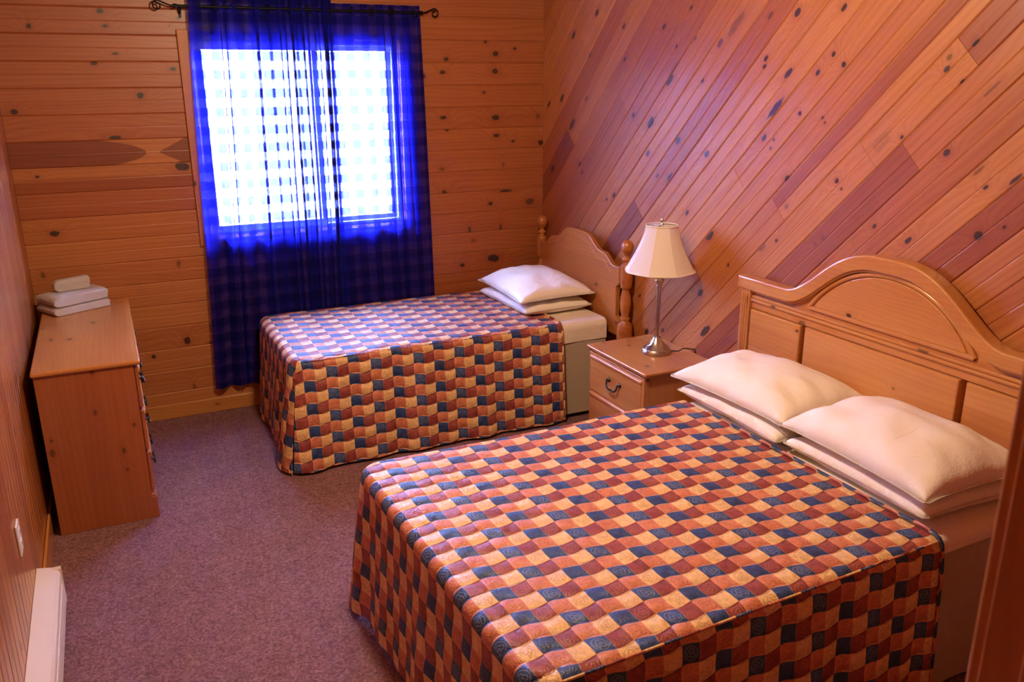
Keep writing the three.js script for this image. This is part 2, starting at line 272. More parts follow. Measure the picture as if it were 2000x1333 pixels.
// ------------------------------------------------------------------ the room
const RX = 3.098, LX = -0.03, CEIL = 2.62, ZF = 4.70, ZH = 6.3;      // right wall, left wall, ceiling, front wall, end of the passage
const slab = (x0, x1, y0, y1, z0, z1) => box(x0, x1, y0, y1, z0, z1, 0);
{
  const f = mesh('floor', (() => { const g = box(-0.25, RX + 0.2, -0.12, 0, -0.25, ZH + 0.15, 0); return g; })(), M.carpet, scene);
  f.userData.kind = 'structure'; f.userData.label = 'mauve speckled carpet floor';
  const c = mesh('ceiling', slab(-0.25, RX + 0.2, CEIL, CEIL + 0.12, -0.25, ZH + 0.15), M.ceiling, scene);
  c.userData.kind = 'structure';
}
{ // ground outside the window, under the open sky
  const gg = slab(-40, 43, -0.2, 0, -70, 0); gg.rotateX(0.11); gg.translate(0, -0.9, -0.6);
  const g = mesh('ground', gg, std({ color: new THREE.Color().setRGB(0.46, 0.48, 0.5), roughness: 1 }), scene);
  g.userData.kind = 'structure'; g.userData.label = 'pale ground rising behind the window';
}
// planks: strips with eased edges and a bead line down the middle. place(depth, s, t) -> [x, y, z]
function plankGeo(sLo, width, tLo, tHi, place, uvOf, bead = 0.0018) {
  const w = width, prof = [[0.0003, -0.004], [0.0045, -0.0004], [0.006, 0], [w / 2 - 0.004, 0], [w / 2, -bead], [w / 2 + 0.004, 0], [w - 0.006, 0], [w - 0.0045, -0.0004], [w - 0.0003, -0.004]];
  const pos = [], uv = [];
  const P = prof.map(([ds, d]) => { const s = sLo + ds, a = tLo(s), b = Math.max(a, tHi(s)); return [s, d, a, b]; });
  if (P.every(p => p[3] - p[2] < 0.01)) return null;
  const push = (s, t, d) => { pos.push(...place(d, s, t)); uv.push(...uvOf(s, t)); };
  for (let i = 0; i + 1 < P.length; i++) {
    const [s1, d1, a1, b1] = P[i], [s2, d2, a2, b2] = P[i + 1];
    push(s1, a1, d1); push(s1, b1, d1); push(s2, b2, d2); push(s1, a1, d1); push(s2, b2, d2); push(s2, a2, d2);
  }
  for (const e of [2, 3]) {   // end grain: down to the backing
    const A = P[1], B = P[P.length - 2];
    const q = [[A[0], A[e], A[1]], [B[0], B[e], B[1]], [B[0], B[e], -0.005], [A[0], A[e], -0.005]], o = e === 2 ? [0, 1, 2, 0, 2, 3] : [0, 2, 1, 0, 3, 2];
    for (const k of o) push(...q[k]);
  }
  const g = new THREE.BufferGeometry(); g.setAttribute('position', new THREE.Float32BufferAttribute(pos, 3)); g.setAttribute('uv', new THREE.Float32BufferAttribute(uv, 2)); g.computeVertexNormals();
  return g;
}
const R2 = Math.SQRT2;
{ // wall_right, boards at 45 degrees
  const w = structure('wall_right', 'knotty pine wall of boards laid at forty five degrees');
  mesh('wall_core', slab(RX + 0.004, RX + 0.14, 0, CEIL, 0, ZF + 0.12), M.backing, w);
  for (let b = Math.floor((-ZF / R2 - ROFF) / RP); b * RP + ROFF < CEIL / R2; b++) {
    const sLo = ROFF + b * RP, J = [-9, ...RJ[b], 99];
    for (let k = 0; k + 1 < J.length; k++) {
      const lo = s => Math.max(-s, s, J[k] + (k ? 0.0006 : 0)), hi = s => Math.min(R2 * CEIL - s, R2 * ZF + s, J[k + 1] - 0.0006);
      const g = plankGeo(sLo, RP, lo, hi, (d, s, t) => [RX - d, (t + s) / R2, (t - s) / R2], (s, t) => [t, s + 1.6]);
      if (g) mesh('plank', g, M.rightWall, w);
    }
  }
}
const WIN = { x0: 0.93, x1: 2.1, y0: 1.075, y1: 2.16 };
{ // wall_back with the window opening
  const w = structure('wall_back', 'knotty pine wall of level boards around the window');
  mesh('wall_core', merge([slab(LX - 0.12, WIN.x0, 0, CEIL, -0.14, -0.004), slab(WIN.x1, RX + 0.1, 0, CEIL, -0.14, -0.004), slab(WIN.x0, WIN.x1, 0, WIN.y0, -0.14, -0.004), slab(WIN.x0, WIN.x1, WIN.y1, CEIL, -0.14, -0.004)]), M.backing, w);
  for (let b = 0; b < 20; b++) {
    const y0 = BOFF + b * BP, mid = y0 + BP / 2; if (y0 > CEIL) break;
    const inWin = y0 < WIN.y1 && y0 + BP > WIN.y0, wd = Math.min(BP, CEIL - y0);
    const cuts = inWin ? [[LX, WIN.x0 - 0.01], [WIN.x1 + 0.01, RX]] : mid > 2.2 || mid < 0.9 || b % 2 ? [[LX, RX]] : [[LX, 1.3 + 0.4 * hash2(b, 4)], [1.3 + 0.4 * hash2(b, 4), RX]];
    for (const [a, c] of cuts) {
      const g = plankGeo(y0, wd, () => a + 0.0005, () => c - 0.0005, (d, s, t) => [t, s, d], (s, t) => [t + 0.1, s], 0.0009);
      if (g) mesh('plank', g, M.backWall, w);
    }
  }
}
{ // wall_left, upright boards
  const w = structure('wall_left', 'varnished pine wall of upright boards');
  mesh('wall_core', slab(LX - 0.14, LX - 0.004, 0, CEIL, -0.14, ZH + 0.1), M.backing, w);
  for (let b = 0; b * LP < ZH; b++) {
    const g = plankGeo(b * LP, Math.min(LP, ZH - b * LP), () => 0, () => CEIL, (d, s, t) => [LX + d, t, s], (s, t) => [t, s]);
    if (g) mesh('plank', g, M.leftWall, w);
  }
}
// front wall with the doorway the photograph is taken through, and the passage behind it
const DOOR = { x0: 0.26, x1: 1.16, y1: 2.08 };
{
  const w = structure('wall_front');
  mesh('wall_core', merge([slab(LX, DOOR.x0, 0, CEIL, ZF, ZF + 0.12), slab(DOOR.x1, RX, 0, CEIL, ZF, ZF + 0.12), slab(DOOR.x0, DOOR.x1, DOOR.y1, CEIL, ZF, ZF + 0.12)]), M.chest, w);
  const h = structure('wall_passage');
  mesh('wall_core', merge([slab(1.9, 2.02, 0, CEIL, ZF + 0.12, ZH), slab(LX, 2.02, 0, CEIL, ZH, ZH + 0.12)]), M.leftWall, h);
  const d = structure('door_1', 'pine door frame around the doorway');
  mesh('jamb', merge([box(DOOR.x1 - 0.022, DOOR.x1, 0, DOOR.y1, ZF - 0.002, ZF + 0.122, 0.003, 'y'), box(DOOR.x0, DOOR.x0 + 0.022, 0, DOOR.y1, ZF - 0.002, ZF + 0.122, 0.003, 'y'), box(DOOR.x0, DOOR.x1, DOOR.y1 - 0.022, DOOR.y1, ZF - 0.002, ZF + 0.122, 0.003, 'x')]), M.trim, d);
  mesh('door_stop', merge([box(DOOR.x1 - 0.034, DOOR.x1 - 0.022, 0, DOOR.y1 - 0.022, ZF + 0.045, ZF + 0.08, 0.003, 'y'), box(DOOR.x0 + 0.022, DOOR.x0 + 0.034, 0, DOOR.y1 - 0.022, ZF + 0.045, ZF + 0.08, 0.003, 'y')]), M.trim, d);
  for (const [a, c] of [[DOOR.x1 - 0.014, DOOR.x1 + 0.06], [DOOR.x0 - 0.06, DOOR.x0 + 0.014]]) mesh('casing', box(a, c, 0, DOOR.y1 + 0.06, ZF - 0.02, ZF - 0.001, 0.006, 'y'), M.trim, d);
  mesh('casing', box(DOOR.x0 + 0.014, DOOR.x1 - 0.014, DOOR.y1 - 0.014, DOOR.y1 + 0.06, ZF - 0.02, ZF - 0.001, 0.006, 'x'), M.trim, d);
}
{ // baseboards
  const bb = (name, g) => { const m = mesh(name, g, M.honey, scene); m.userData.kind = 'structure'; };
  bb('baseboard_back', box(LX + 0.012, RX, 0, 0.088, 0.001, 0.013, 0.004, 'x'));
  bb('baseboard_left', box(LX + 0.001, LX + 0.013, 0, 0.1, 0.013, 1.84, 0.004, 'z'));
  bb('baseboard_right', box(RX - 0.013, RX - 0.001, 0, 0.088, 0.013, ZF, 0.004, 'z'));
}
{ // window_1: white sliding window, pine casing
  const w = structure('window_1', 'white framed sliding window with pine casing');
  const { x0, x1, y0, y1 } = WIN, xm = 1.60, fz0 = -0.115, fz1 = -0.05;
  const ring = (a, c, e, f, t, z0, z1) => merge([box(a, a + t, e, f, z0, z1, 0.004), box(c - t, c, e, f, z0, z1, 0.004), box(a + t, c - t, e, e + t, z0, z1, 0.004), box(a + t, c - t, f - t, f, z0, z1, 0.004)]);
  mesh('window_frame', ring(x0, x1, y0, y1, 0.022, fz0, fz1), M.vinyl, w);
  const sash = (a, c, z) => { const s = mesh('sash', ring(a, c, y0 + 0.022, y1 - 0.022, 0.028, z - 0.012, z + 0.012), M.vinyl, w); mesh('pane', box(a + 0.026, c - 0.026, y0 + 0.048, y1 - 0.048, z - 0.002, z + 0.002, 0), M.glass, s); };
  sash(x0 + 0.022, xm + 0.02, -0.07); sash(xm - 0.02, x1 - 0.022, -0.098);
  mesh('jamb_liner', merge([box(x0 - 0.012, x0, y0, y1, -0.135, 0.004, 0.002, 'y'), box(x1, x1 + 0.012, y0, y1, -0.135, 0.004, 0.002, 'y'), box(x0 - 0.012, x1 + 0.012, y0 - 0.012, y0, -0.135, 0.004, 0.002, 'x'), box(x0 - 0.012, x1 + 0.012, y1, y1 + 0.012, -0.135, 0.004, 0.002, 'x')]), M.trim, w);
  for (const [a, c, e, f, gr] of [[x0 - 0.075, x0 - 0.008, y0 - 0.05, y1 + 0.05, 'y'], [x1 + 0.008, x1 + 0.075, y0 - 0.05, y1 + 0.05, 'y'], [x0 - 0.008, x1 + 0.008, y1 + 0.008, y1 + 0.05, 'x'], [x0 - 0.008, x1 + 0.008, y0 - 0.05, y0 - 0.008, 'x']]) mesh('casing', box(a, c, e, f, 0.0005, 0.018, 0.004, gr), M.trim, w);
}

// ------------------------------------------------------------------ curtain rod and curtains
const RODY = 2.325, RODZ = 0.052;
{
  const t = thing('curtain_rod', 'black iron curtain rod with scrolled ends above the window', 'curtain rod', [1.55, RODY, RODZ]);
  const g = new THREE.CylinderGeometry(0.0075, 0.0075, 1.39, 14); g.rotateZ(Math.PI / 2);
  mesh('rod', g, M.iron, t);
  for (const sd of [-1, 1]) {
    const pts = [[sd * 0.69, 0, 0], [sd * 0.72, 0.004, 0], [sd * 0.745, 0.014, 0]];
    for (let k = 0; k <= 26; k++) { const a = Math.PI * (0.62 - k / 26 * 2.35), r = 0.026 * (1 - 0.62 * k / 26); pts.push([sd * (0.778 + r * Math.cos(a)), 0.0 + r * Math.sin(a), 0]); }
    mesh('finial', tube(pts, 0.0042, 70, 8), M.iron, t);
    const collar = new THREE.CylinderGeometry(0.011, 0.011, 0.02, 14); collar.rotateZ(Math.PI / 2); collar.translate(sd * 0.69, 0, 0); mesh('collar', collar, M.iron, t);
    mesh('bracket', merge([box(sd * 0.665 - 0.007, sd * 0.665 + 0.007, -0.055, 0.012, -0.052, -0.047, 0.001), tube([[sd * 0.665, -0.03, -0.05], [sd * 0.665, -0.03, -0.02], [sd * 0.665, -0.012, 0.0]], 0.005, 10, 8)]), M.iron, t);
  }
}
function curtain(label, { topL, topR, botL, botR, top, bottom, cloth, folds, amp, zc, seed, grommets, shift, loop = 0.01, dense = false }) {
  const t = thing('curtain', label, 'curtain', [0, 0, 0], 'blue checked window curtains');
  const r = rng(seed), N = folds, ph = [0], jit = [];
  for (let k = 0; k < N; k++) { jit.push((0.5 + 0.9 * r()) * (dense && k === 0 ? 1.8 : dense && k > N - 4 ? 0.55 : 1)); }
  const sum = jit.reduce((a, b) => a + b, 0); let acc = 0; const knots = jit.map(j => (acc += j / sum)); knots.unshift(0);
  const A = jit.map(() => 0.55 + 0.45 * r()), LOOP = jit.map((_, k) => loop * (0.2 + 1.1 * r()) * (dense && k > N - 4 ? 1.5 : 1) * (dense && k === 0 ? 0.1 : 1));
  const foldAt = u => { let k = 0; while (k < N - 1 && u > knots[k + 1]) k++; const f = (u - knots[k]) / (knots[k + 1] - knots[k]); return [k, f]; };
  const fn = (u, v) => {
    const [k, f] = foldAt(u), y = lerp(top, bottom, v);
    const drift = 0.14 * Math.sin(v * 2.2 + k * 1.7 + seed) * v;
    let z = Math.sin(f * Math.PI * 2 + drift * 3) * A[k] * amp * (0.75 + 0.3 * v) * smooth(0, 0.02, u) * smooth(1, 0.98, u);
    z += 0.003 * (noise(u * 30 + seed, v * 6) - 0.5) + 0.25 * amp * Math.sin(f * Math.PI * 4 + v * 3 + k) * (0.3 + 0.5 * v);
    const lean = Math.sin(f * Math.PI * 4 + drift * 4) * LOOP[k];
    const uu = u + 0.012 * Math.sin(v * 3 + u * 9 + seed) * v;
    return [lerp(lerp(topL, botL, v), lerp(topR, botR, v), uu) + lean * smooth(0, 0.03, u) * smooth(1, 0.97, u), y, zc + z, u * cloth + shift, y];
  };
  const arc = [0]; { let q = fn(0, 0.3); for (let k = 1; k <= N * 20; k++) { const w = fn(k / (N * 20), 0.3); arc.push(arc[k - 1] + Math.hypot(w[0] - q[0], w[2] - q[2])); q = w; } }
  mesh('cloth', surface(N * 20, 70, (u, v) => { const q = fn(u, v); q[3] = arc[Math.round(u * N * 20)] + shift; return q; }), M.curtain, t);
  for (let k = 0; k < grommets; k++) {
    const u = (k + 0.5) / grommets, p = fn(u, (top - RODY) / (top - bottom));
    const g = new THREE.TorusGeometry(0.02, 0.0035, 8, 22); g.rotateY(0.45 * (k % 2 ? 1 : -1)); g.translate(p[0], RODY, RODZ + 0.001); mesh('grommet', g, M.iron, t);
  }
  return t;
}
curtain('sheer blue checked curtain gathered in many folds, lower end clear of the bed', { topL: 0.925, topR: 1.70, botL: 0.835, botR: 1.70, top: 2.405, bottom: 0.16, cloth: 1.9, folds: 9, amp: 0.026, zc: 0.05, seed: 12, grommets: 8, shift: 0.02, loop: 0.021, dense: true });
curtain('sheer blue checked curtain hanging flatter, its lower part behind the single bed', { topL: 1.64, topR: 2.235, botL: 1.66, botR: 2.285, top: 2.365, bottom: 0.16, cloth: 0.82, folds: 4, amp: 0.017, zc: 0.046, seed: 5, grommets: 5, shift: 0.01, loop: 0.012 });

// ------------------------------------------------------------------ ceiling light (above the frame)
{
  const t = thing('ceiling_light', 'round frosted ceiling light above the beds', 'ceiling light', [1.35, CEIL, 2.6]);
  mesh('base', lathe([[0.0, 0], [0.15, 0], [0.155, -0.02], [0.145, -0.03], [0, -0.03]], 32), M.nickel, t);
  const dome = mesh('glass_dome', lathe([[0.14, -0.03], [0.145, -0.05], [0.13, -0.09], [0.09, -0.12], [0.04, -0.135], [0.0, -0.138]], 32), std({ color: 0xfff0d8, roughness: 0.6, emissive: LAMP_COLOR, emissiveIntensity: 4 }), t);
  const l = new THREE.PointLight(LAMP_COLOR, LAMP_POWER, 0, 2); l.position.set(0, -0.085, 0); l.castShadow = true; l.shadow.radius = 5; l.name = 'ceiling_light_bulb'; t.add(l);
}

// ------------------------------------------------------------------ bedding
// a cloth over a mattress: flat top, eased edge and skirts hanging down; pattern in metres, continued over the edges
function drape({ x0, x1, z0, z1, top, hem, re = 0.03, rc = 0.05, foot = true, flare = 0.03, corner = 0.06, wave = 0.01, seed = 1, nx = 80, nz = 54, nd = 22, far = true, lift = 0.006, kx = 0, kz = 0 }) {
  const X0 = foot ? x0 + re : x0, X1 = x1, Z0 = z0 + re, Z1 = z1 - re, parts = [];
  const plan = (x, z) => {
    if (!foot || x > X0 + rc) return [x, z];
    const cz = z < Z0 + rc ? Z0 + rc : z > Z1 - rc ? Z1 - rc : null; if (cz === null) return [x, z];
    const dx = (X0 + rc - x) / rc, dz = Math.abs(z - cz) / rc, m = Math.max(dx, dz), l = Math.hypot(dx, dz) || 1;
    return [X0 + rc - dx * rc * m / l, cz + Math.sign(z - cz) * dz * rc * m / l];
  };
  const normal = (x, z, side) => {
    if (foot && x < X0 + rc) { const cz = z < Z0 + rc ? Z0 + rc : z > Z1 - rc ? Z1 - rc : null; if (cz !== null) { const a = x - (X0 + rc), b = z - cz, l = Math.hypot(a, b); if (l > 1e-6) return [a / l, b / l]; } }
    return side === 'near' ? [0, 1] : side === 'far' ? [0, -1] : [-1, 0];
  };
  const H = (x, z) => top + lift * (noise(x * 3.1 + seed * 7, z * 3.1) - 0.5) * 2 + 0.35 * lift * (noise(x * 11 + seed, z * 9) - 0.5);
  parts.push(surface(nx, nz, (u, v) => { const p = plan(lerp(X0, X1, u), lerp(Z1, Z0, v)); return [p[0], H(p[0], p[1]), p[1], p[0], p[1]]; }));
  const skirt = (n, at, side) => parts.push(surface(n, nd, (u, v) => {
    const [gx, gz] = at(u), p = plan(gx, gz), [nX, nZ] = normal(p[0], p[1], side), y0 = H(p[0], p[1]);
    const L = y0 - hem, arc = re * Math.PI / 2, total = arc + L - re, q = v < 0.25 ? v / 0.25 * arc : lerp(arc, total, (v - 0.25) / 0.75);
    let out, y;
    if (q <= arc) { const a = q / re; out = re * Math.sin(a); y = y0 - re * (1 - Math.cos(a)); }
    else {
      const d = (q - arc) / (total - arc); y = y0 - re - (q - arc);
      const along = side === 'foot' ? p[1] : p[0];
      const cd = foot ? Math.min(Math.hypot(p[0] - X0, p[1] - Z0), Math.hypot(p[0] - X0, p[1] - Z1)) : 9;
      out = re + flare * d * (side === 'far' ? 0.2 : 1) + d * wave * (Math.sin(along * 17 + seed * 2 + 2.2 * noise(along * 3, seed)) + 0.6 * Math.sin(along * 31 + seed)) * (side === 'far' ? 0.3 : 1);
      const cf = Math.exp(-Math.pow(cd / 0.09, 2)) - 0.35 * Math.exp(-Math.pow((cd - 0.2) / 0.07, 2));
      out += corner * cf * Math.pow(d, 0.8) * (side === 'far' ? 0.1 : 1) * (p[1] < (Z0 + Z1) / 2 && z0 < 0.3 ? 0.15 : 1);
    }
    const tuv = side === 'near' ? [p[0] + nX * out, p[1] + q] : side === 'far' ? [p[0] + nX * out, p[1] - q] : [p[0] - q, p[1] + nZ * out];
    return [p[0] + nX * out, y, p[1] + nZ * out, ...tuv];
  }));
  skirt(nx, u => [lerp(X1, X0, u), Z1], 'near');
  if (foot) skirt(nz, u => [X0, lerp(Z1, Z0, u)], 'foot');
  if (far) skirt(nx, u => [lerp(X0, X1, u), Z0], 'far');
  const g = mergeGeometries(parts); skew(g, { x0, x1, z0, z1, kx, kz }); smoothNormals(g);
  g.userData = { X0, X1, Z0, Z1, H, re, plan, normal };
  return g;
}
// binding along the head edge of a spread, read off the drape's own surface
function skew(g, { x0, x1, z0, z1, kx = 0, kz = 0 }) {   // a cloth laid slightly askew
  const p = g.attributes.position;
  for (let i = 0; i < p.count; i++) { const a = clamp((p.getX(i) - x0) / (x1 - x0), -0.2, 1), b = clamp((p.getZ(i) - z0) / (z1 - z0), -0.2, 1.2); p.setX(i, p.getX(i) + kx * b * (1 - a)); p.setZ(i, p.getZ(i) + kz * b * (1 - a)); }
  return g;
}
function bindingGeo(o, r) {
  const pts = [], H = o.top, hem = o.hem, re = o.re ?? 0.03;
  pts.push([o.x1, hem + 0.01, o.z1 + (o.flare ?? 0.03)], [o.x1, (hem + H) / 2, o.z1 + 0.5 * (o.flare ?? 0.03)], [o.x1, H - 0.06, o.z1 + 0.003], [o.x1, H - 0.006, o.z1 - re * 0.35]);
  for (let k = 1; k < 8; k++) { const z = lerp(o.z1 - re, o.z0 + re, k / 8); pts.push([o.x1, H + 0.004, z]); }
  const g = tube(pts, r, 90, 7); const p = g.attributes.position, uv = g.attributes.uv;
  for (let i = 0; i < p.count; i++) uv.setXY(i, p.getX(i) + 0.03, p.getZ(i) + (p.getY(i) < H - 0.04 ? H - p.getY(i) : 0));
  return g;
}
function pipingGeo(o, r) {
  const re = o.re ?? 0.03, k = 0.3, y = o.top - re * 0.28, pts = [];
  const xa = o.x0 + re * k, zb = o.z1 - re * k, c = 0.06;
  for (let i = 0; i <= 10; i++) pts.push([lerp(o.x1 - 0.01, xa + c, i / 10), y, zb]);
      const g = skew(tube(pts, r, 140, 6), o); const p = g.attributes.position, uv = g.attributes.uv;
  for (let i = 0; i < p.count; i++) uv.setXY(i, p.getX(i) + 0.02, p.getZ(i) + 0.02);
  return g;
}
function pillowGeo(L, D, T, seed, sag = 0, below = 0.38, plump = 0.52) {   // L along z, D along x, T thick; rests at y = 0
  const side = sg => surface(44, 36, (a, b) => {
    const v = sg > 0 ? 1 - a * 2 : a * 2 - 1, u = b * 2 - 1;
    const pinchX = 1 - 0.055 * (1 - v * v) * u * u, pinchZ = 1 - 0.045 * (1 - u * u) * v * v;
    const body = Math.pow(Math.max(0, (1 - Math.pow(Math.abs(u), 2.4)) * (1 - Math.pow(Math.abs(v), 2.6))), plump);
    const edge = 1 - Math.min(1, 1.6 * (1 - Math.max(Math.abs(u), Math.abs(v))));
    let h = T * (sg > 0 ? 1 - below : -below) * body;
    const w = (noise(u * 3 + seed, v * 3) - 0.5) * 0.22 + (noise(u * 8 + seed, v * 2 + seed) - 0.5) * 0.1 * edge;
    h *= 1 + w; if (sg > 0) h += 0.006 * body * Math.sin(Math.atan2(v, u) * 9 + seed) * edge;
    return [D / 2 * u * pinchX + 0.008 * (noise(v * 4 + seed, 2) - 0.5), T * below + h - sag * Math.pow(Math.max(0, Math.abs(v) - 0.4), 2) , L / 2 * v * pinchZ, u * D / 2, v * L / 2 + seed * 0.1];
  });
  const g = mergeGeometries([side(1), side(-1)]);
  return smoothNormals(g);
}
function pillow(label, group, [x, y, z], { L, D, T, seed, ry = 0, rz = 0, rx = 0, hem = false, sag = 0, below = 0.38, plump = 0.52 }) {
  const t = thing('pillow', label, 'pillow', [x, y, z], group);
  t.rotation.set(rx, ry, rz);
  mesh('pillowcase', pillowGeo(L, D, T, seed, sag, below, plump), M.pillow, t);
  // seam along the closed edges
  const pts = []; for (let k = 0; k < 48; k++) { const a = k / 48 * Math.PI * 2, c = Math.cos(a), s = Math.sin(a), m = Math.max(Math.abs(c), Math.abs(s)), u = c / m, v = s / m; pts.push([D / 2 * u * (1 - 0.055 * (1 - v * v) * u * u), T * below - sag * Math.pow(Math.max(0, Math.abs(v) - 0.4), 2), L / 2 * v * (1 - 0.045 * (1 - u * u) * v * v)]); }
  mesh('seam', tube(pts, 0.0035, 120, 6, true), M.pillow, t);
  if (hem) mesh('open_hem', surface(40, 8, (a, b) => { const an = a * Math.PI * 2, f = b; return [D * 0.46 * Math.cos(an) * (1 + 0.02 * f), T * below + T * 0.12 * Math.sin(an) * (1 - 0.35 * f) + 0.006 * Math.sin(an * 5) * f - 0.02 * f, -L / 2 * 0.93 - 0.05 * f + 0.006 * Math.sin(an * 3), a, b * 0.06]; }), M.pillow, t);
  return t;
}

// ---- single bed in the corner
const TW = { x0: 1.115, x1: 2.66, z0: 0.088, z1: 1.083, top: 0.6 };
{
  const t = thing('single_bed', 'pine single bed with ball topped posts in the corner', 'bed', [3.0, 0, 0.6]);
  const X = x => x - 3.0, Z = z => z - 0.6;
  // turned posts
  const prof = [[0, 0], [0.04, 0], [0.043, 0.02], [0.043, 0.42], [0.045, 0.44], [0.047, 0.53], [0.042, 0.575], [0.024, 0.59], [0.03, 0.6], [0.03, 0.612], [0.022, 0.622], [0.03, 0.66], [0.034, 0.70], [0.03, 0.735], [0.02, 0.77], [0.022, 0.785], [0.033, 0.792], [0.034, 0.81], [0.036, 0.82], [0.036, 0.915], [0.03, 0.925], [0.018, 0.935], [0.018, 0.945], [0.028, 0.952], [0.028, 0.96], [0.015, 0.968], [0.014, 0.98], [0.024, 0.99], [0.034, 1.01], [0.036, 1.028], [0.031, 1.05], [0.018, 1.064], [0, 1.068]];
  for (const z of [0.12, 1.165]) { const g = lathe(prof, 28); g.translate(X(3.03), 0, Z(z)); mesh('post', g, M.twinPine, t); }
  const sh = new THREE.Shape(); const cz = 0.6425, hw = 0.49;
  const topY = a => { a = Math.abs(a); if (a < 0.1) return 1.05 - 0.3 * a * a; if (a < 0.27) return lerp(1.047, 0.965, smooth(0.1, 0.27, a)); if (a < 0.31) return 0.962; return lerp(0.962, 0.9, smooth(0.31, 0.43, a)); };
  sh.moveTo(-hw, 0.5); sh.lineTo(hw, 0.5); sh.lineTo(hw, 0.58); sh.lineTo(hw - 0.03, 0.61); sh.lineTo(hw - 0.03, 0.79); sh.lineTo(hw, 0.81);
  for (let k = 0; k <= 60; k++) { const a = lerp(hw, -hw, k / 60); sh.lineTo(a, topY(a)); }
  sh.lineTo(-hw, 0.81); sh.lineTo(-hw + 0.03, 0.79); sh.lineTo(-hw + 0.03, 0.61); sh.lineTo(-hw, 0.58);
  let g = new THREE.ExtrudeGeometry(sh, { depth: 0.022, bevelEnabled: true, bevelThickness: 0.004, bevelSize: 0.004, bevelSegments: 2, curveSegments: 4 });
  g.rotateY(-Math.PI / 2); g = uvBox(g, 'z', 0.3, 0.41); g.translate(X(3.026), 0, Z(cz));
  mesh('headboard_panel', g, M.twinPine, t);
  const line = []; for (let k = 0; k <= 44; k++) { const a = lerp(-0.4, 0.4, k / 44); line.push([X(2.9995), topY(a) - 0.045, Z(cz + a)]); }
  mesh('routed_bead', tube(line, 0.003, 90, 6), M.twinPine, t);
  mesh('box_spring', box(X(1.16), X(2.97), 0.2, 0.385, Z(0.125), Z(1.05), 0.02), M.ticking, t);
  mesh('rail', box(X(1.18), X(3.0), 0.15, 0.2, Z(0.15), Z(0.18), 0.003), M.iron, t); mesh('rail', box(X(1.18), X(3.0), 0.15, 0.2, Z(1.0), Z(1.03), 0.003), M.iron, t);
  for (const [x, z] of [[1.24, 0.165], [1.24, 1.015], [2.5, 0.165], [2.5, 1.015]]) { const c = new THREE.CylinderGeometry(0.016, 0.014, 0.15, 12); c.translate(X(x), 0.075, Z(z)); mesh('leg', c, M.iron, t); }
  single('mattress', box(1.15, 2.975, 0.387, 0.574, 0.12, 1.05, 0.05), M.ticking, 'mattress of the single bed under the bedspread', 'mattress');
  single('blanket', drape({ x0: 1.9, x1: 2.962, z0: 0.105, z1: 1.066, top: 0.58, hem: 0.03, foot: false, flare: 0.012, wave: 0.004, seed: 3, re: 0.03, nx: 40, nz: 40, lift: 0.002 }), M.blanket, 'beige woven blanket hanging to the floor beside the nightstand', 'blanket');
  single('bed_sheet', drape({ x0: 1.95, x1: 2.965, z0: 0.1, z1: 1.072, top: 0.589, hem: 0.475, foot: false, flare: 0.002, wave: 0.002, seed: 6, re: 0.035, nx: 40, nz: 40, nd: 12, lift: 0.004 }), M.sheet, 'cream sheet folded over the edge of the single bed', 'sheet');
  const o = { ...TW, hem: 0.018, flare: 0.045, corner: 0.06, wave: 0.011, seed: 4, re: 0.045 };
  const s = thing('bedspread', 'checked patchwork print bedspread on the single bed under the window', 'bedspread');
  mesh('cover', drape(o), M.spread, s); mesh('edge_binding', bindingGeo(o, 0.006), M.spread, s); mesh('piping', pipingGeo(o, 0.0035), M.spread, s);
}
pillow('lower white pillow of the pair on the single bed', 'pillows on the single bed', [2.735, 0.592, 0.575], { L: 0.64, D: 0.45, T: 0.088, seed: 2, ry: 0.03, below: 0.48, plump: 0.3 });
pillow('upper white pillow of the pair on the single bed', 'pillows on the single bed', [2.745, 0.684, 0.565], { L: 0.68, D: 0.49, T: 0.12, seed: 8, ry: -0.04, rz: 0.03, below: 0.16 });

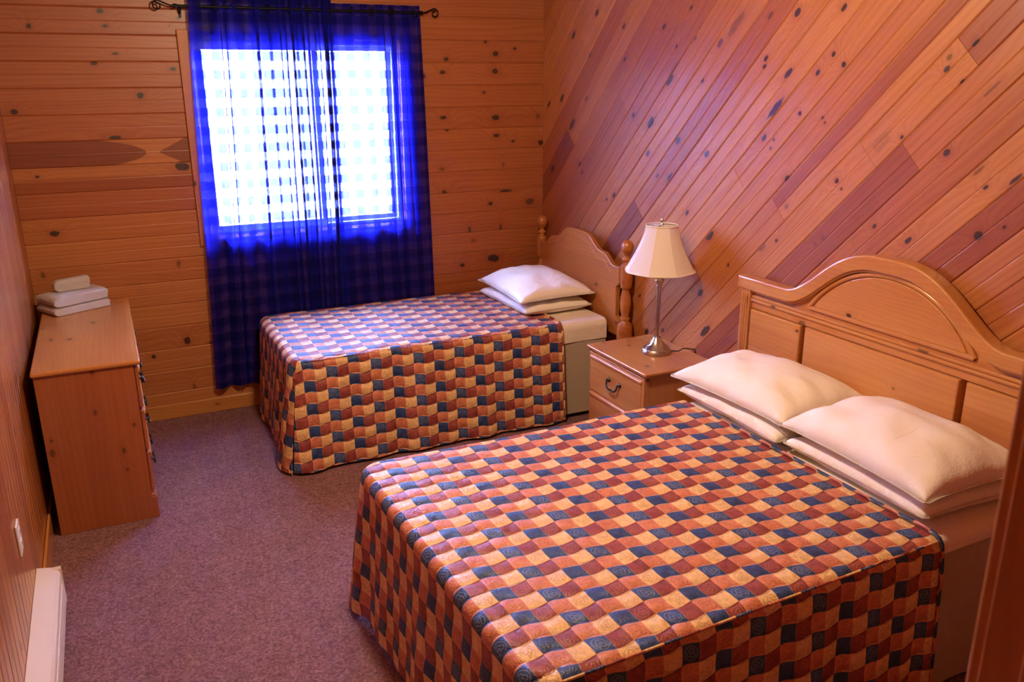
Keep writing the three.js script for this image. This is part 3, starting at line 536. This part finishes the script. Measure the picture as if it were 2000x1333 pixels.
// ---- double bed
const DB = { kx: 0.045, kz: 0.05, x0: 1.085, x1: 2.55, z0: 2.345, z1: 3.672, top: 0.597 };
{
  const HX = 3.035, C = 2.945, HW = 0.80;
  const t = thing('double_bed', 'pine double bed with a tall arched panelled headboard', 'bed', [HX, 0, C]);
  // a cosine shoulder between the crown and the flat ends
  const crown = a => { a = Math.abs(a); const k = clamp((a - 0.02) / 0.5, 0, 1); return 1.05 + 0.225 * (0.5 + 0.5 * Math.cos(Math.PI * Math.pow(k, 1.35))); };
  const shape = (hw, yb, dy) => { const s = new THREE.Shape(); s.moveTo(-hw, yb); s.lineTo(hw, yb); for (let k = 0; k <= 90; k++) { const a = lerp(hw, -hw, k / 90); s.lineTo(a, crown(a) - dy); } return s; };
  const ext = (s, depth, x, bevel = 0.003) => { let g = new THREE.ExtrudeGeometry(s, { depth, bevelEnabled: bevel > 0, bevelThickness: bevel, bevelSize: bevel, bevelSegments: 2, curveSegments: 8 }); g.rotateY(-Math.PI / 2); boxSeed++; g = uvBox(g, 'z', boxSeed * 0.37, boxSeed * 0.23); g.translate(x, 0, 0); return g; };
  mesh('upper_panel', ext(shape(HW - 0.03, 0.93, 0.02), 0.018, 0.035, 0.001), M.honey, t);
  mesh('back_panel', box(0.044, 0.052, 0.3, 0.93, -HW + 0.03, HW - 0.03, 0.001, 'z'), M.honey, t);
  // crown moulding that follows the ogee outline, in two steps
  const band = (hw, d0, d1) => { const s = new THREE.Shape(); for (let k = 0; k <= 90; k++) { const a = lerp(-hw, hw, k / 90); k ? s.lineTo(a, crown(a) - d0) : s.moveTo(a, crown(a) - d0); } for (let k = 0; k <= 90; k++) { const a = lerp(hw, -hw, k / 90), sl = (crown(a + 0.004) - crown(a - 0.004)) / 0.008; s.lineTo(a, crown(a) - d0 - (d1 - d0) * Math.sqrt(1 + sl * sl * 0.6)); } return s; };
  const cm = mesh('crown_moulding', ext(band(HW + 0.012, -0.004, 0.04), 0.052, 0.04, 0.007), M.honey, t);
  mesh('cove', ext(band(HW, 0.036, 0.054), 0.034, 0.036, 0.004), M.honey, cm);
  // posts at both ends with two flutes each
  for (const sd of [-1, 1]) {
    const z0 = sd < 0 ? -HW : HW - 0.062, z1 = z0 + 0.062;
    const p = mesh('post', box(-0.012, 0.035, 0, 1.018, z0, z1, 0.004, 'y'), M.honey, t);
    for (const f of [0.016, 0.031, 0.046]) mesh('reed', box(-0.017, -0.008, 0.03, 0.99, z0 + f - 0.0055, z0 + f + 0.0055, 0.004, 'y'), M.honey, p);
  }
  // ledge moulding above the panels
  mesh('ledge_moulding', merge([box(-0.006, 0.03, 0.952, 0.966, -HW + 0.062, HW - 0.062, 0.005, 'z'), box(0.0, 0.03, 0.966, 0.98, -HW + 0.062, HW - 0.062, 0.005, 'z')]), M.honey, t);
  mesh('rail', box(0.006, 0.03, 0.918, 0.952, -HW + 0.062, HW - 0.062, 0.002, 'z'), M.honey, t);
  // three raised panels with bevelled edges
  const raised = (z0, z1, y0, y1) => { const s = new THREE.Shape(); const b = 0.005; s.moveTo(z0 + b, y0 + b); s.lineTo(z1 - b, y0 + b); s.lineTo(z1 - b, y1 - b); s.lineTo(z0 + b, y1 - b); s.closePath(); return (() => { let g = new THREE.ExtrudeGeometry(s, { depth: 0.026, bevelEnabled: true, bevelThickness: 0.012, bevelSize: b, bevelSegments: 2 }); g.rotateY(-Math.PI / 2); boxSeed++; g = uvBox(g, 'z', boxSeed * 0.37, boxSeed * 0.23); g.translate(0.032, 0, 0); return g; })(); };
  const pz = [-HW + 0.066, -0.402, 0.372, HW - 0.066];
  for (let k = 0; k < 3; k++) mesh('raised_panel', raised(pz[k] + (k ? 0.013 : 0), pz[k + 1] - (k < 2 ? 0.013 : 0), 0.4, 0.915), M.honey, t);
  // half-round raised panel in the crown, edged by a bead
  const seg = (z, c, h) => { const R = (c * c + h * h) / (2 * h); return Math.sqrt(Math.max(0, R * R - z * z)) - (R - h); };
  const arch = (rx, ry, y0) => { const s = new THREE.Shape(); s.moveTo(-rx, y0); s.lineTo(rx, y0); for (let k = 1; k < 60; k++) { const z = lerp(rx, -rx, k / 60); s.lineTo(z, y0 + seg(z, rx, ry)); } return s; };
  mesh('arched_panel', ext(arch(0.355, 0.186, 1.013), 0.008, 0.02, 0.004), M.honey, t);
  const bead = []; for (let k = 0; k <= 60; k++) { const a = Math.PI * k / 60; bead.push([0.012, 1.002 + seg(0.392 * Math.cos(a), 0.392, 0.212), 0.392 * Math.cos(a)]); }
  mesh('arch_bead', merge([tube(bead, 0.01, 120, 8), tube([[0.012, 1.002, -0.392], [0.012, 1.002, 0], [0.012, 1.002, 0.392]], 0.01, 20, 8)]), M.honey, t);
  const X = x => x - HX, Z = z => z - C;
  mesh('box_spring', box(X(1.15), X(3.0), 0.2, 0.385, Z(2.39), Z(3.63), 0.02), M.ticking, t);
  for (const z of [2.42, 3.56]) mesh('rail', box(X(1.18), X(3.02), 0.15, 0.2, Z(z), Z(z + 0.03), 0.003), M.iron, t);
  for (const [x, z] of [[1.24, 2.435], [1.24, 3.575], [2.6, 2.435], [2.6, 3.575]]) { const c = new THREE.CylinderGeometry(0.016, 0.014, 0.15, 12); c.translate(X(x), 0.075, Z(z)); mesh('leg', c, M.iron, t); }
  single('mattress', box(1.14, 3.0, 0.387, 0.574, 2.385, 3.635, 0.05), M.ticking, 'mattress of the double bed under the bedspread', 'mattress');
  single('bed_skirt', drape({ x0: 1.9, x1: 3.0, z0: 2.37, z1: 3.648, top: 0.58, hem: 0.02, foot: false, flare: 0.01, wave: 0.004, seed: 13, re: 0.03, nx: 40, nz: 40, lift: 0.002 }), M.blanket, 'plain beige cover hanging to the floor on the double bed', 'blanket');
  single('bed_sheet', drape({ x0: 1.95, x1: 3.005, z0: 2.362, z1: 3.658, top: 0.588, hem: 0.535, foot: false, flare: 0.002, wave: 0.002, seed: 16, re: 0.035, nx: 40, nz: 40, nd: 10, lift: 0.004 }), M.sheet, 'cream sheet with a rough hem on the double bed', 'sheet');
  const o = { ...DB, hem: 0.03, flare: 0.035, corner: 0.05, wave: 0.012, seed: 9, re: 0.04, nx: 90, nz: 80 };
  const s = thing('bedspread', 'checked patchwork print bedspread on the double bed with four pillows', 'bedspread');
  mesh('cover', drape(o), M.spread, s); mesh('edge_binding', bindingGeo(o, 0.007), M.spread, s); mesh('piping', pipingGeo(o, 0.004), M.spread, s);
}
const PG = 'pillows on the double bed';
pillow('lower white pillow of the stack beside the nightstand', PG, [2.775, 0.592, 2.645], { L: 0.63, D: 0.46, T: 0.088, seed: 3, ry: -0.02, below: 0.48, plump: 0.3 });
pillow('upper cream pillow of the stack beside the nightstand', PG, [2.785, 0.683, 2.61], { L: 0.66, D: 0.47, T: 0.12, seed: 11, ry: 0.05, rz: 0.04, below: 0.16 });
pillow('lower white pillow of the stack beside the doorway', PG, [2.785, 0.592, 3.29], { L: 0.64, D: 0.46, T: 0.088, seed: 5, ry: -0.03, below: 0.48, plump: 0.3 });
pillow('upper cream pillow with an open pillowcase hem beside the doorway', PG, [2.785, 0.685, 3.29], { L: 0.68, D: 0.48, T: 0.135, seed: 14, ry: -0.06, rz: 0.04, hem: true, below: 0.16 });

// ------------------------------------------------------------------ nightstand, lamp
function bail(parent, place, w = 0.075) {   // drop handle: two posts, a bail; drawn in the plane facing +z, then turned by place
  const g = merge([tube([[-w / 2, 0, 0], [-w / 2, -0.001, 0.012], [-w / 2 + 0.004, -0.02, 0.018], [-w * 0.22, -0.03, 0.02], [0, -0.027, 0.021], [w * 0.22, -0.03, 0.02], [w / 2 - 0.004, -0.02, 0.018], [w / 2, -0.001, 0.012], [w / 2, 0, 0]], 0.0045, 48, 8),
    ...[-1, 1].map(s => { const c = lathe([[0, 0], [0.011, 0], [0.011, 0.003], [0.006, 0.006], [0.006, 0.012], [0.008, 0.015], [0, 0.018]], 14); c.rotateX(Math.PI / 2); c.translate(s * w / 2, 0, 0); return c; })]);
  place(g); return mesh('handle', g, M.bronze, parent);
}
{
  const x0 = 2.65, x1 = 3.082, z0 = 1.368, z1 = 1.934, h = 0.56;
  const t = thing('nightstand', 'honey pine nightstand with two drawers between the beds', 'nightstand', [(x0 + x1) / 2, 0, (z0 + z1) / 2]);
  const cx = (x0 + x1) / 2, cz = (z0 + z1) / 2, B = (a, b, c, d, e, f, r, g) => box(a - cx, b - cx, c, d, e - cz, f - cz, r, g);
  const top = mesh('top', B(x0, x1, h - 0.018, h, z0, z1, 0.006, 'z'), M.honey, t);
  mesh('moulding', B(x0 + 0.01, x1 - 0.004, h - 0.032, h - 0.019, z0 + 0.01, z1 - 0.01, 0.005, 'z'), M.honey, top);
  mesh('side_panel', B(x0 + 0.0445, x1 - 0.006, 0.0625, h - 0.033, z1 - 0.042, z1 - 0.024, 0.002, 'y'), M.honey, t);
  mesh('side_panel', B(x0 + 0.0445, x1 - 0.006, 0.0625, h - 0.033, z0 + 0.024, z0 + 0.042, 0.002, 'y'), M.honey, t);
  mesh('face_frame', merge([B(x0 + 0.013, x0 + 0.044, 0.06, h - 0.033, z0 + 0.024, z0 + 0.06, 0.002, 'y'), B(x0 + 0.013, x0 + 0.044, 0.06, h - 0.033, z1 - 0.06, z1 - 0.024, 0.002, 'y'), B(x0 + 0.013, x0 + 0.044, h - 0.055, h - 0.033, z0 + 0.06, z1 - 0.06, 0.002, 'z'), B(x0 + 0.013, x0 + 0.044, 0.295, 0.32, z0 + 0.06, z1 - 0.06, 0.002, 'z')]), M.honey, t);
  mesh('back_panel', B(x1 - 0.016, x1 - 0.007, 0.06, h - 0.033, z0 + 0.042, z1 - 0.042, 0.001, 'y'), M.honey, t);
  mesh('plinth', B(x0 + 0.016, x1 - 0.006, 0, 0.062, z0 + 0.014, z1 - 0.014, 0.005, 'z'), M.honey, t);
  for (const [y0, y1] of [[0.312, 0.512], [0.08, 0.3]]) {
    const d = mesh('drawer', merge([B(x0 + 0.008, x0 + 0.025, y0, y1, z0 + 0.04, z1 - 0.04, 0.006, 'z')]), M.honey, t);
    // raised lip with a slightly bowed top edge
    mesh('lip', B(x0 + 0.001, x0 + 0.012, y1 - 0.018, y1 - 0.001, z0 + 0.038, z1 - 0.038, 0.006, 'z'), M.honey, d);
    bail(d, g => { g.scale(1.2, 1.3, 1.2); g.rotateY(-Math.PI / 2); g.translate(x0 + 0.008 - cx, (y0 + y1) / 2 + 0.015, 0); }, 0.085);
  }
}
{
  const t = thing('table_lamp', 'brushed nickel table lamp with a cream panelled shade on the nightstand', 'lamp', [2.905, 0.561, 1.66]); t.scale.setScalar(1.06);
  mesh('base', lathe([[0, 0], [0.072, 0], [0.074, 0.004], [0.074, 0.012], [0.07, 0.015], [0.07, 0.021], [0.065, 0.025], [0.046, 0.038], [0.03, 0.055], [0.018, 0.075], [0.015, 0.084], [0, 0.084]], 40), M.nickel, t);
  mesh('stem', lathe([[0, 0.082], [0.0098, 0.083], [0.0098, 0.33], [0.014, 0.334], [0.014, 0.34], [0.011, 0.344], [0.011, 0.352], [0.019, 0.358], [0.021, 0.366], [0.019, 0.374], [0.011, 0.38], [0.011, 0.392], [0.015, 0.396], [0.015, 0.43], [0.006, 0.432], [0, 0.432]], 26), M.nickel, t);
  const k = new THREE.CylinderGeometry(0.005, 0.006, 0.03, 10); k.rotateX(Math.PI / 2); k.translate(-0.012, 0.366, 0.012); k.rotateY(0.5); mesh('switch_knob', k, M.nickel, t);
  mesh('harp', tube([[0, 0.43, -0.02], [0, 0.5, -0.045], [0, 0.58, -0.04], [0, 0.638, 0], [0, 0.58, 0.04], [0, 0.5, 0.045], [0, 0.43, 0.02]], 0.0022, 40, 6), M.nickel, t);
  // eight gored panels, each gently bowed
  const sh = new THREE.Group(); sh.name = 'lamp_shade'; t.add(sh);
  const prof = v => { const r = lerp(0.078, 0.172, Math.pow(v, 1.25)) + 0.004 * Math.sin(v * Math.PI) * -1; return [r, lerp(0.635, 0.418, v)]; };
  const n = 8, panel = surface(6, 14, (u, v) => { const a = (u - 0.5) * Math.PI * 2 / n, [r, y] = prof(v); const c = r * lerp(1, Math.cos(Math.PI / n) / Math.cos(a), 0.5); return [c * Math.sin(a), y, c * Math.cos(a), u * 0.1, v * 0.25]; });
  for (let k = 0; k < n; k++) {
    const p = mesh('shade_panel', panel, M.shade, sh); p.rotation.y = (k + 0.32) * Math.PI * 2 / n;
  }
  for (const v of [0, 1]) { const [r, y] = prof(v), pts = []; for (let k = 0; k < 48; k++) { const a = k / 48 * Math.PI * 2, m = ((a - 0.32 * Math.PI * 2 / n) / (Math.PI * 2 / n)), f = (m - Math.round(m)) * Math.PI * 2 / n, c = r * lerp(1, Math.cos(Math.PI / n) / Math.cos(f), 0.5); pts.push([c * Math.sin(a), y, c * Math.cos(a)]); } mesh('trim_ring', tube(pts, 0.0035, 96, 6, true), M.shadeTrim, sh); }
  mesh('spider', merge([0, 1, 2].map(k => { const a = k * 2.094 + 0.4; return tube([[0, 0.64, 0], [0.035 * Math.cos(a), 0.638, 0.035 * Math.sin(a)], [0.074 * Math.cos(a), 0.634, 0.074 * Math.sin(a)]], 0.0016, 8, 6); })), M.nickel, t);
  mesh('finial', lathe([[0, 0.636], [0.008, 0.637], [0.008, 0.641], [0.004, 0.645], [0.004, 0.651], [0.009, 0.656], [0.0095, 0.662], [0.006, 0.668], [0.003, 0.672], [0, 0.673]], 16), M.nickel, t);
  mesh('cord', tube([[0.07, 0.006, 0.03], [0.1, 0.006, 0.05], [0.13, 0.012, 0.045], [0.155, 0.012, 0.06], [0.1755, 0.008, 0.08], [0.183, -0.05, 0.085]], 0.003, 40, 8), M.black, t);
}

// ------------------------------------------------------------------ dresser, towels
{
  const x0 = 0.006, x1 = 0.43, z0 = 0.02, z1 = 1.272, h = 0.773, cx = (x0 + x1) / 2, cz = (z0 + z1) / 2;
  const t = thing('dresser', 'reddish pine dresser against the wall of upright boards with towels on top', 'dresser', [cx, 0, cz]);
  const B = (a, b, c, d, e, f, r, g) => box(a - cx, b - cx, c, d, e - cz, f - cz, r, g);
  mesh('top', B(x0, x1 + 0.004, h - 0.022, h, z0, z1 + 0.004, 0.009, 'z'), M.honey, t);
  mesh('side_panel', B(x0 + 0.008, x1 - 0.026, 0.0, h - 0.023, z1 - 0.028, z1 - 0.01, 0.002, 'y'), M.chest, t);
  mesh('side_panel', B(x0 + 0.008, x1 - 0.026, 0.0, h - 0.023, z0 + 0.01, z0 + 0.028, 0.002, 'y'), M.chest, t);
  mesh('back_panel', B(x0 + 0.008, x0 + 0.014, 0.04, h - 0.023, z0 + 0.028, z1 - 0.028, 0.001, 'y'), M.chest, t);
  mesh('face_frame', merge([B(x1 - 0.04, x1 - 0.025, 0.09, h - 0.023, z0 + 0.028, z1 - 0.028, 0.001, 'z')]), M.chest, t);
  mesh('plinth', merge([B(x1 - 0.03, x1 - 0.004, 0, 0.105, z0 + 0.012, z1 - 0.0095, 0.004, 'z'), B(x1 - 0.03, x1 - 0.012, 0.1, 0.118, z0 + 0.014, z1 - 0.012, 0.004, 'z')]), M.chest, t);
  const ys = [0.13, 0.335, 0.54, 0.742];
  for (let k = 0; k < 3; k++) for (const [a, b] of [[z0 + 0.022, (z0 + z1) / 2 - 0.006], [(z0 + z1) / 2 + 0.006, z1 - 0.014]]) {
    const d = mesh('drawer', B(x1 - 0.025, x1 - 0.008, ys[k] + 0.006, ys[k + 1] - 0.006, a, b, 0.006, 'z'), M.chest, t);
    mesh('lip', B(x1 - 0.014, x1 - 0.001, ys[k + 1] - 0.03, ys[k + 1] - 0.008, a, b, 0.006, 'z'), M.honey, d);
    for (const f of [0.3, 0.7]) bail(d, g => { g.rotateY(Math.PI / 2); g.translate(x1 - 0.009 - cx, (ys[k] + ys[k + 1]) / 2, lerp(a, b, f) - cz); });
  }
}
{
  function foldedTowel(L, D, h, seed) {   // two thick layers joined by a round fold, drawn out along z
    const s = new THREE.Shape(), q = h / 2, g = 0.0012, r = 0.006;
    s.moveTo(L / 2 - r, 0); s.lineTo(-L / 2 + q, 0); s.absarc(-L / 2 + q, q, q, -Math.PI / 2, -1.5 * Math.PI, true); s.lineTo(L / 2 - r, h); s.quadraticCurveTo(L / 2, h, L / 2, h - r); s.lineTo(L / 2, q + g + r); s.quadraticCurveTo(L / 2, q + g, L / 2 - r, q + g);
    s.lineTo(-L / 2 + q, q + g); s.lineTo(-L / 2 + q, q - g); s.lineTo(L / 2 - r, q - g); s.quadraticCurveTo(L / 2 - 0.003, q - g, L / 2 - 0.003, q - g - r); s.lineTo(L / 2 - 0.003, r); s.quadraticCurveTo(L / 2 - 0.003, 0, L / 2 - r, 0);
    let e = new THREE.ExtrudeGeometry(s, { depth: D, steps: 10, bevelEnabled: true, bevelThickness: 0.006, bevelSize: 0.0045, bevelSegments: 3, curveSegments: 10 });
    e.translate(0, 0.0045, -D / 2);
    const p = e.attributes.position; for (let i = 0; i < p.count; i++) { const x = p.getX(i), y = p.getY(i), z = p.getZ(i); p.setY(i, y * (1 + 0.12 * (noise(x * 12 + seed, z * 12) - 0.5)) * (1 - 0.12 * Math.pow(Math.abs(z) / (D / 2), 4))); p.setX(i, x + 0.004 * (noise(z * 20, y * 60 + seed) - 0.5)); }
    e.computeVertexNormals(); return uvBox(e, 'x');
  }
  const place = (m, x, y, z, ry) => { m.position.set(x, y, z); m.rotation.y = ry; return m; };
  place(single('towel', foldedTowel(0.295, 0.18, 0.036, 3), M.towel, 'lower folded white towel lying on the dresser', 'towel', 'white towels on the dresser'), 0.165, 0.7735, 0.17, 0.5);
  place(single('towel', foldedTowel(0.29, 0.175, 0.048, 7), M.towel, 'upper folded white towel under the small washcloth', 'towel', 'white towels on the dresser'), 0.163, 0.8185, 0.167, 0.53);
  place(single('washcloth', foldedTowel(0.17, 0.045, 0.055, 5), M.towel, 'small folded white washcloth on top of the towels', 'washcloth'), 0.165, 0.878, 0.155, 0.3);
}
// ------------------------------------------------------------------ heater, outlet
{
  const t = thing('baseboard_heater', 'cream electric baseboard heater along the foot of the upright board wall', 'heater', [LX, 0, 2.95]);
  const z0 = 1.86 - 2.95, z1 = 4.0 - 2.95;
  const s = new THREE.Shape(); s.moveTo(0.001, 0.03); s.lineTo(0.07, 0.03); s.lineTo(0.078, 0.05); s.lineTo(0.074, 0.16); s.lineTo(0.066, 0.172); s.lineTo(0.001, 0.185); s.closePath();
  let g = new THREE.ExtrudeGeometry(s, { depth: z1 - z0, bevelEnabled: true, bevelThickness: 0.002, bevelSize: 0.002, bevelSegments: 2 }); g.translate(0.002, 0, z0);
  mesh('casing', g, M.heater, t);
  mesh('front_panel', box(0.079, 0.083, 0.045, 0.135, z0 + 0.06, z1 - 0.06, 0.0015), M.heater, t);
  for (const z of [z0 - 0.001, z1 - 0.02]) mesh('end_cap', box(0.001, 0.082, 0.028, 0.178, z, z + 0.022, 0.003), M.heater, t);
  for (const z of [z0 + 0.04, z1 - 0.06]) mesh('foot', box(0.005, 0.06, 0, 0.032, z, z + 0.02, 0.002), M.heater, t);
}
{
  const t = thing('wall_outlet', 'white electrical outlet plate low on the upright board wall above the heater', 'outlet', [LX, 0.465, 2.14]);
  mesh('cover_plate', box(0.0005, 0.008, -0.057, 0.057, -0.035, 0.035, 0.003), M.plate, t);
  for (const y of [-0.021, 0.021]) { const s = mesh('socket', box(0.006, 0.0105, y - 0.014, y + 0.014, -0.017, 0.017, 0.003), M.plate, t); for (const z of [-0.006, 0.006]) mesh('slot', box(0.0095, 0.011, y - 0.004, y + 0.005, z - 0.001, z + 0.001, 0), M.black, s); }
}

renderer.render(scene, camera);
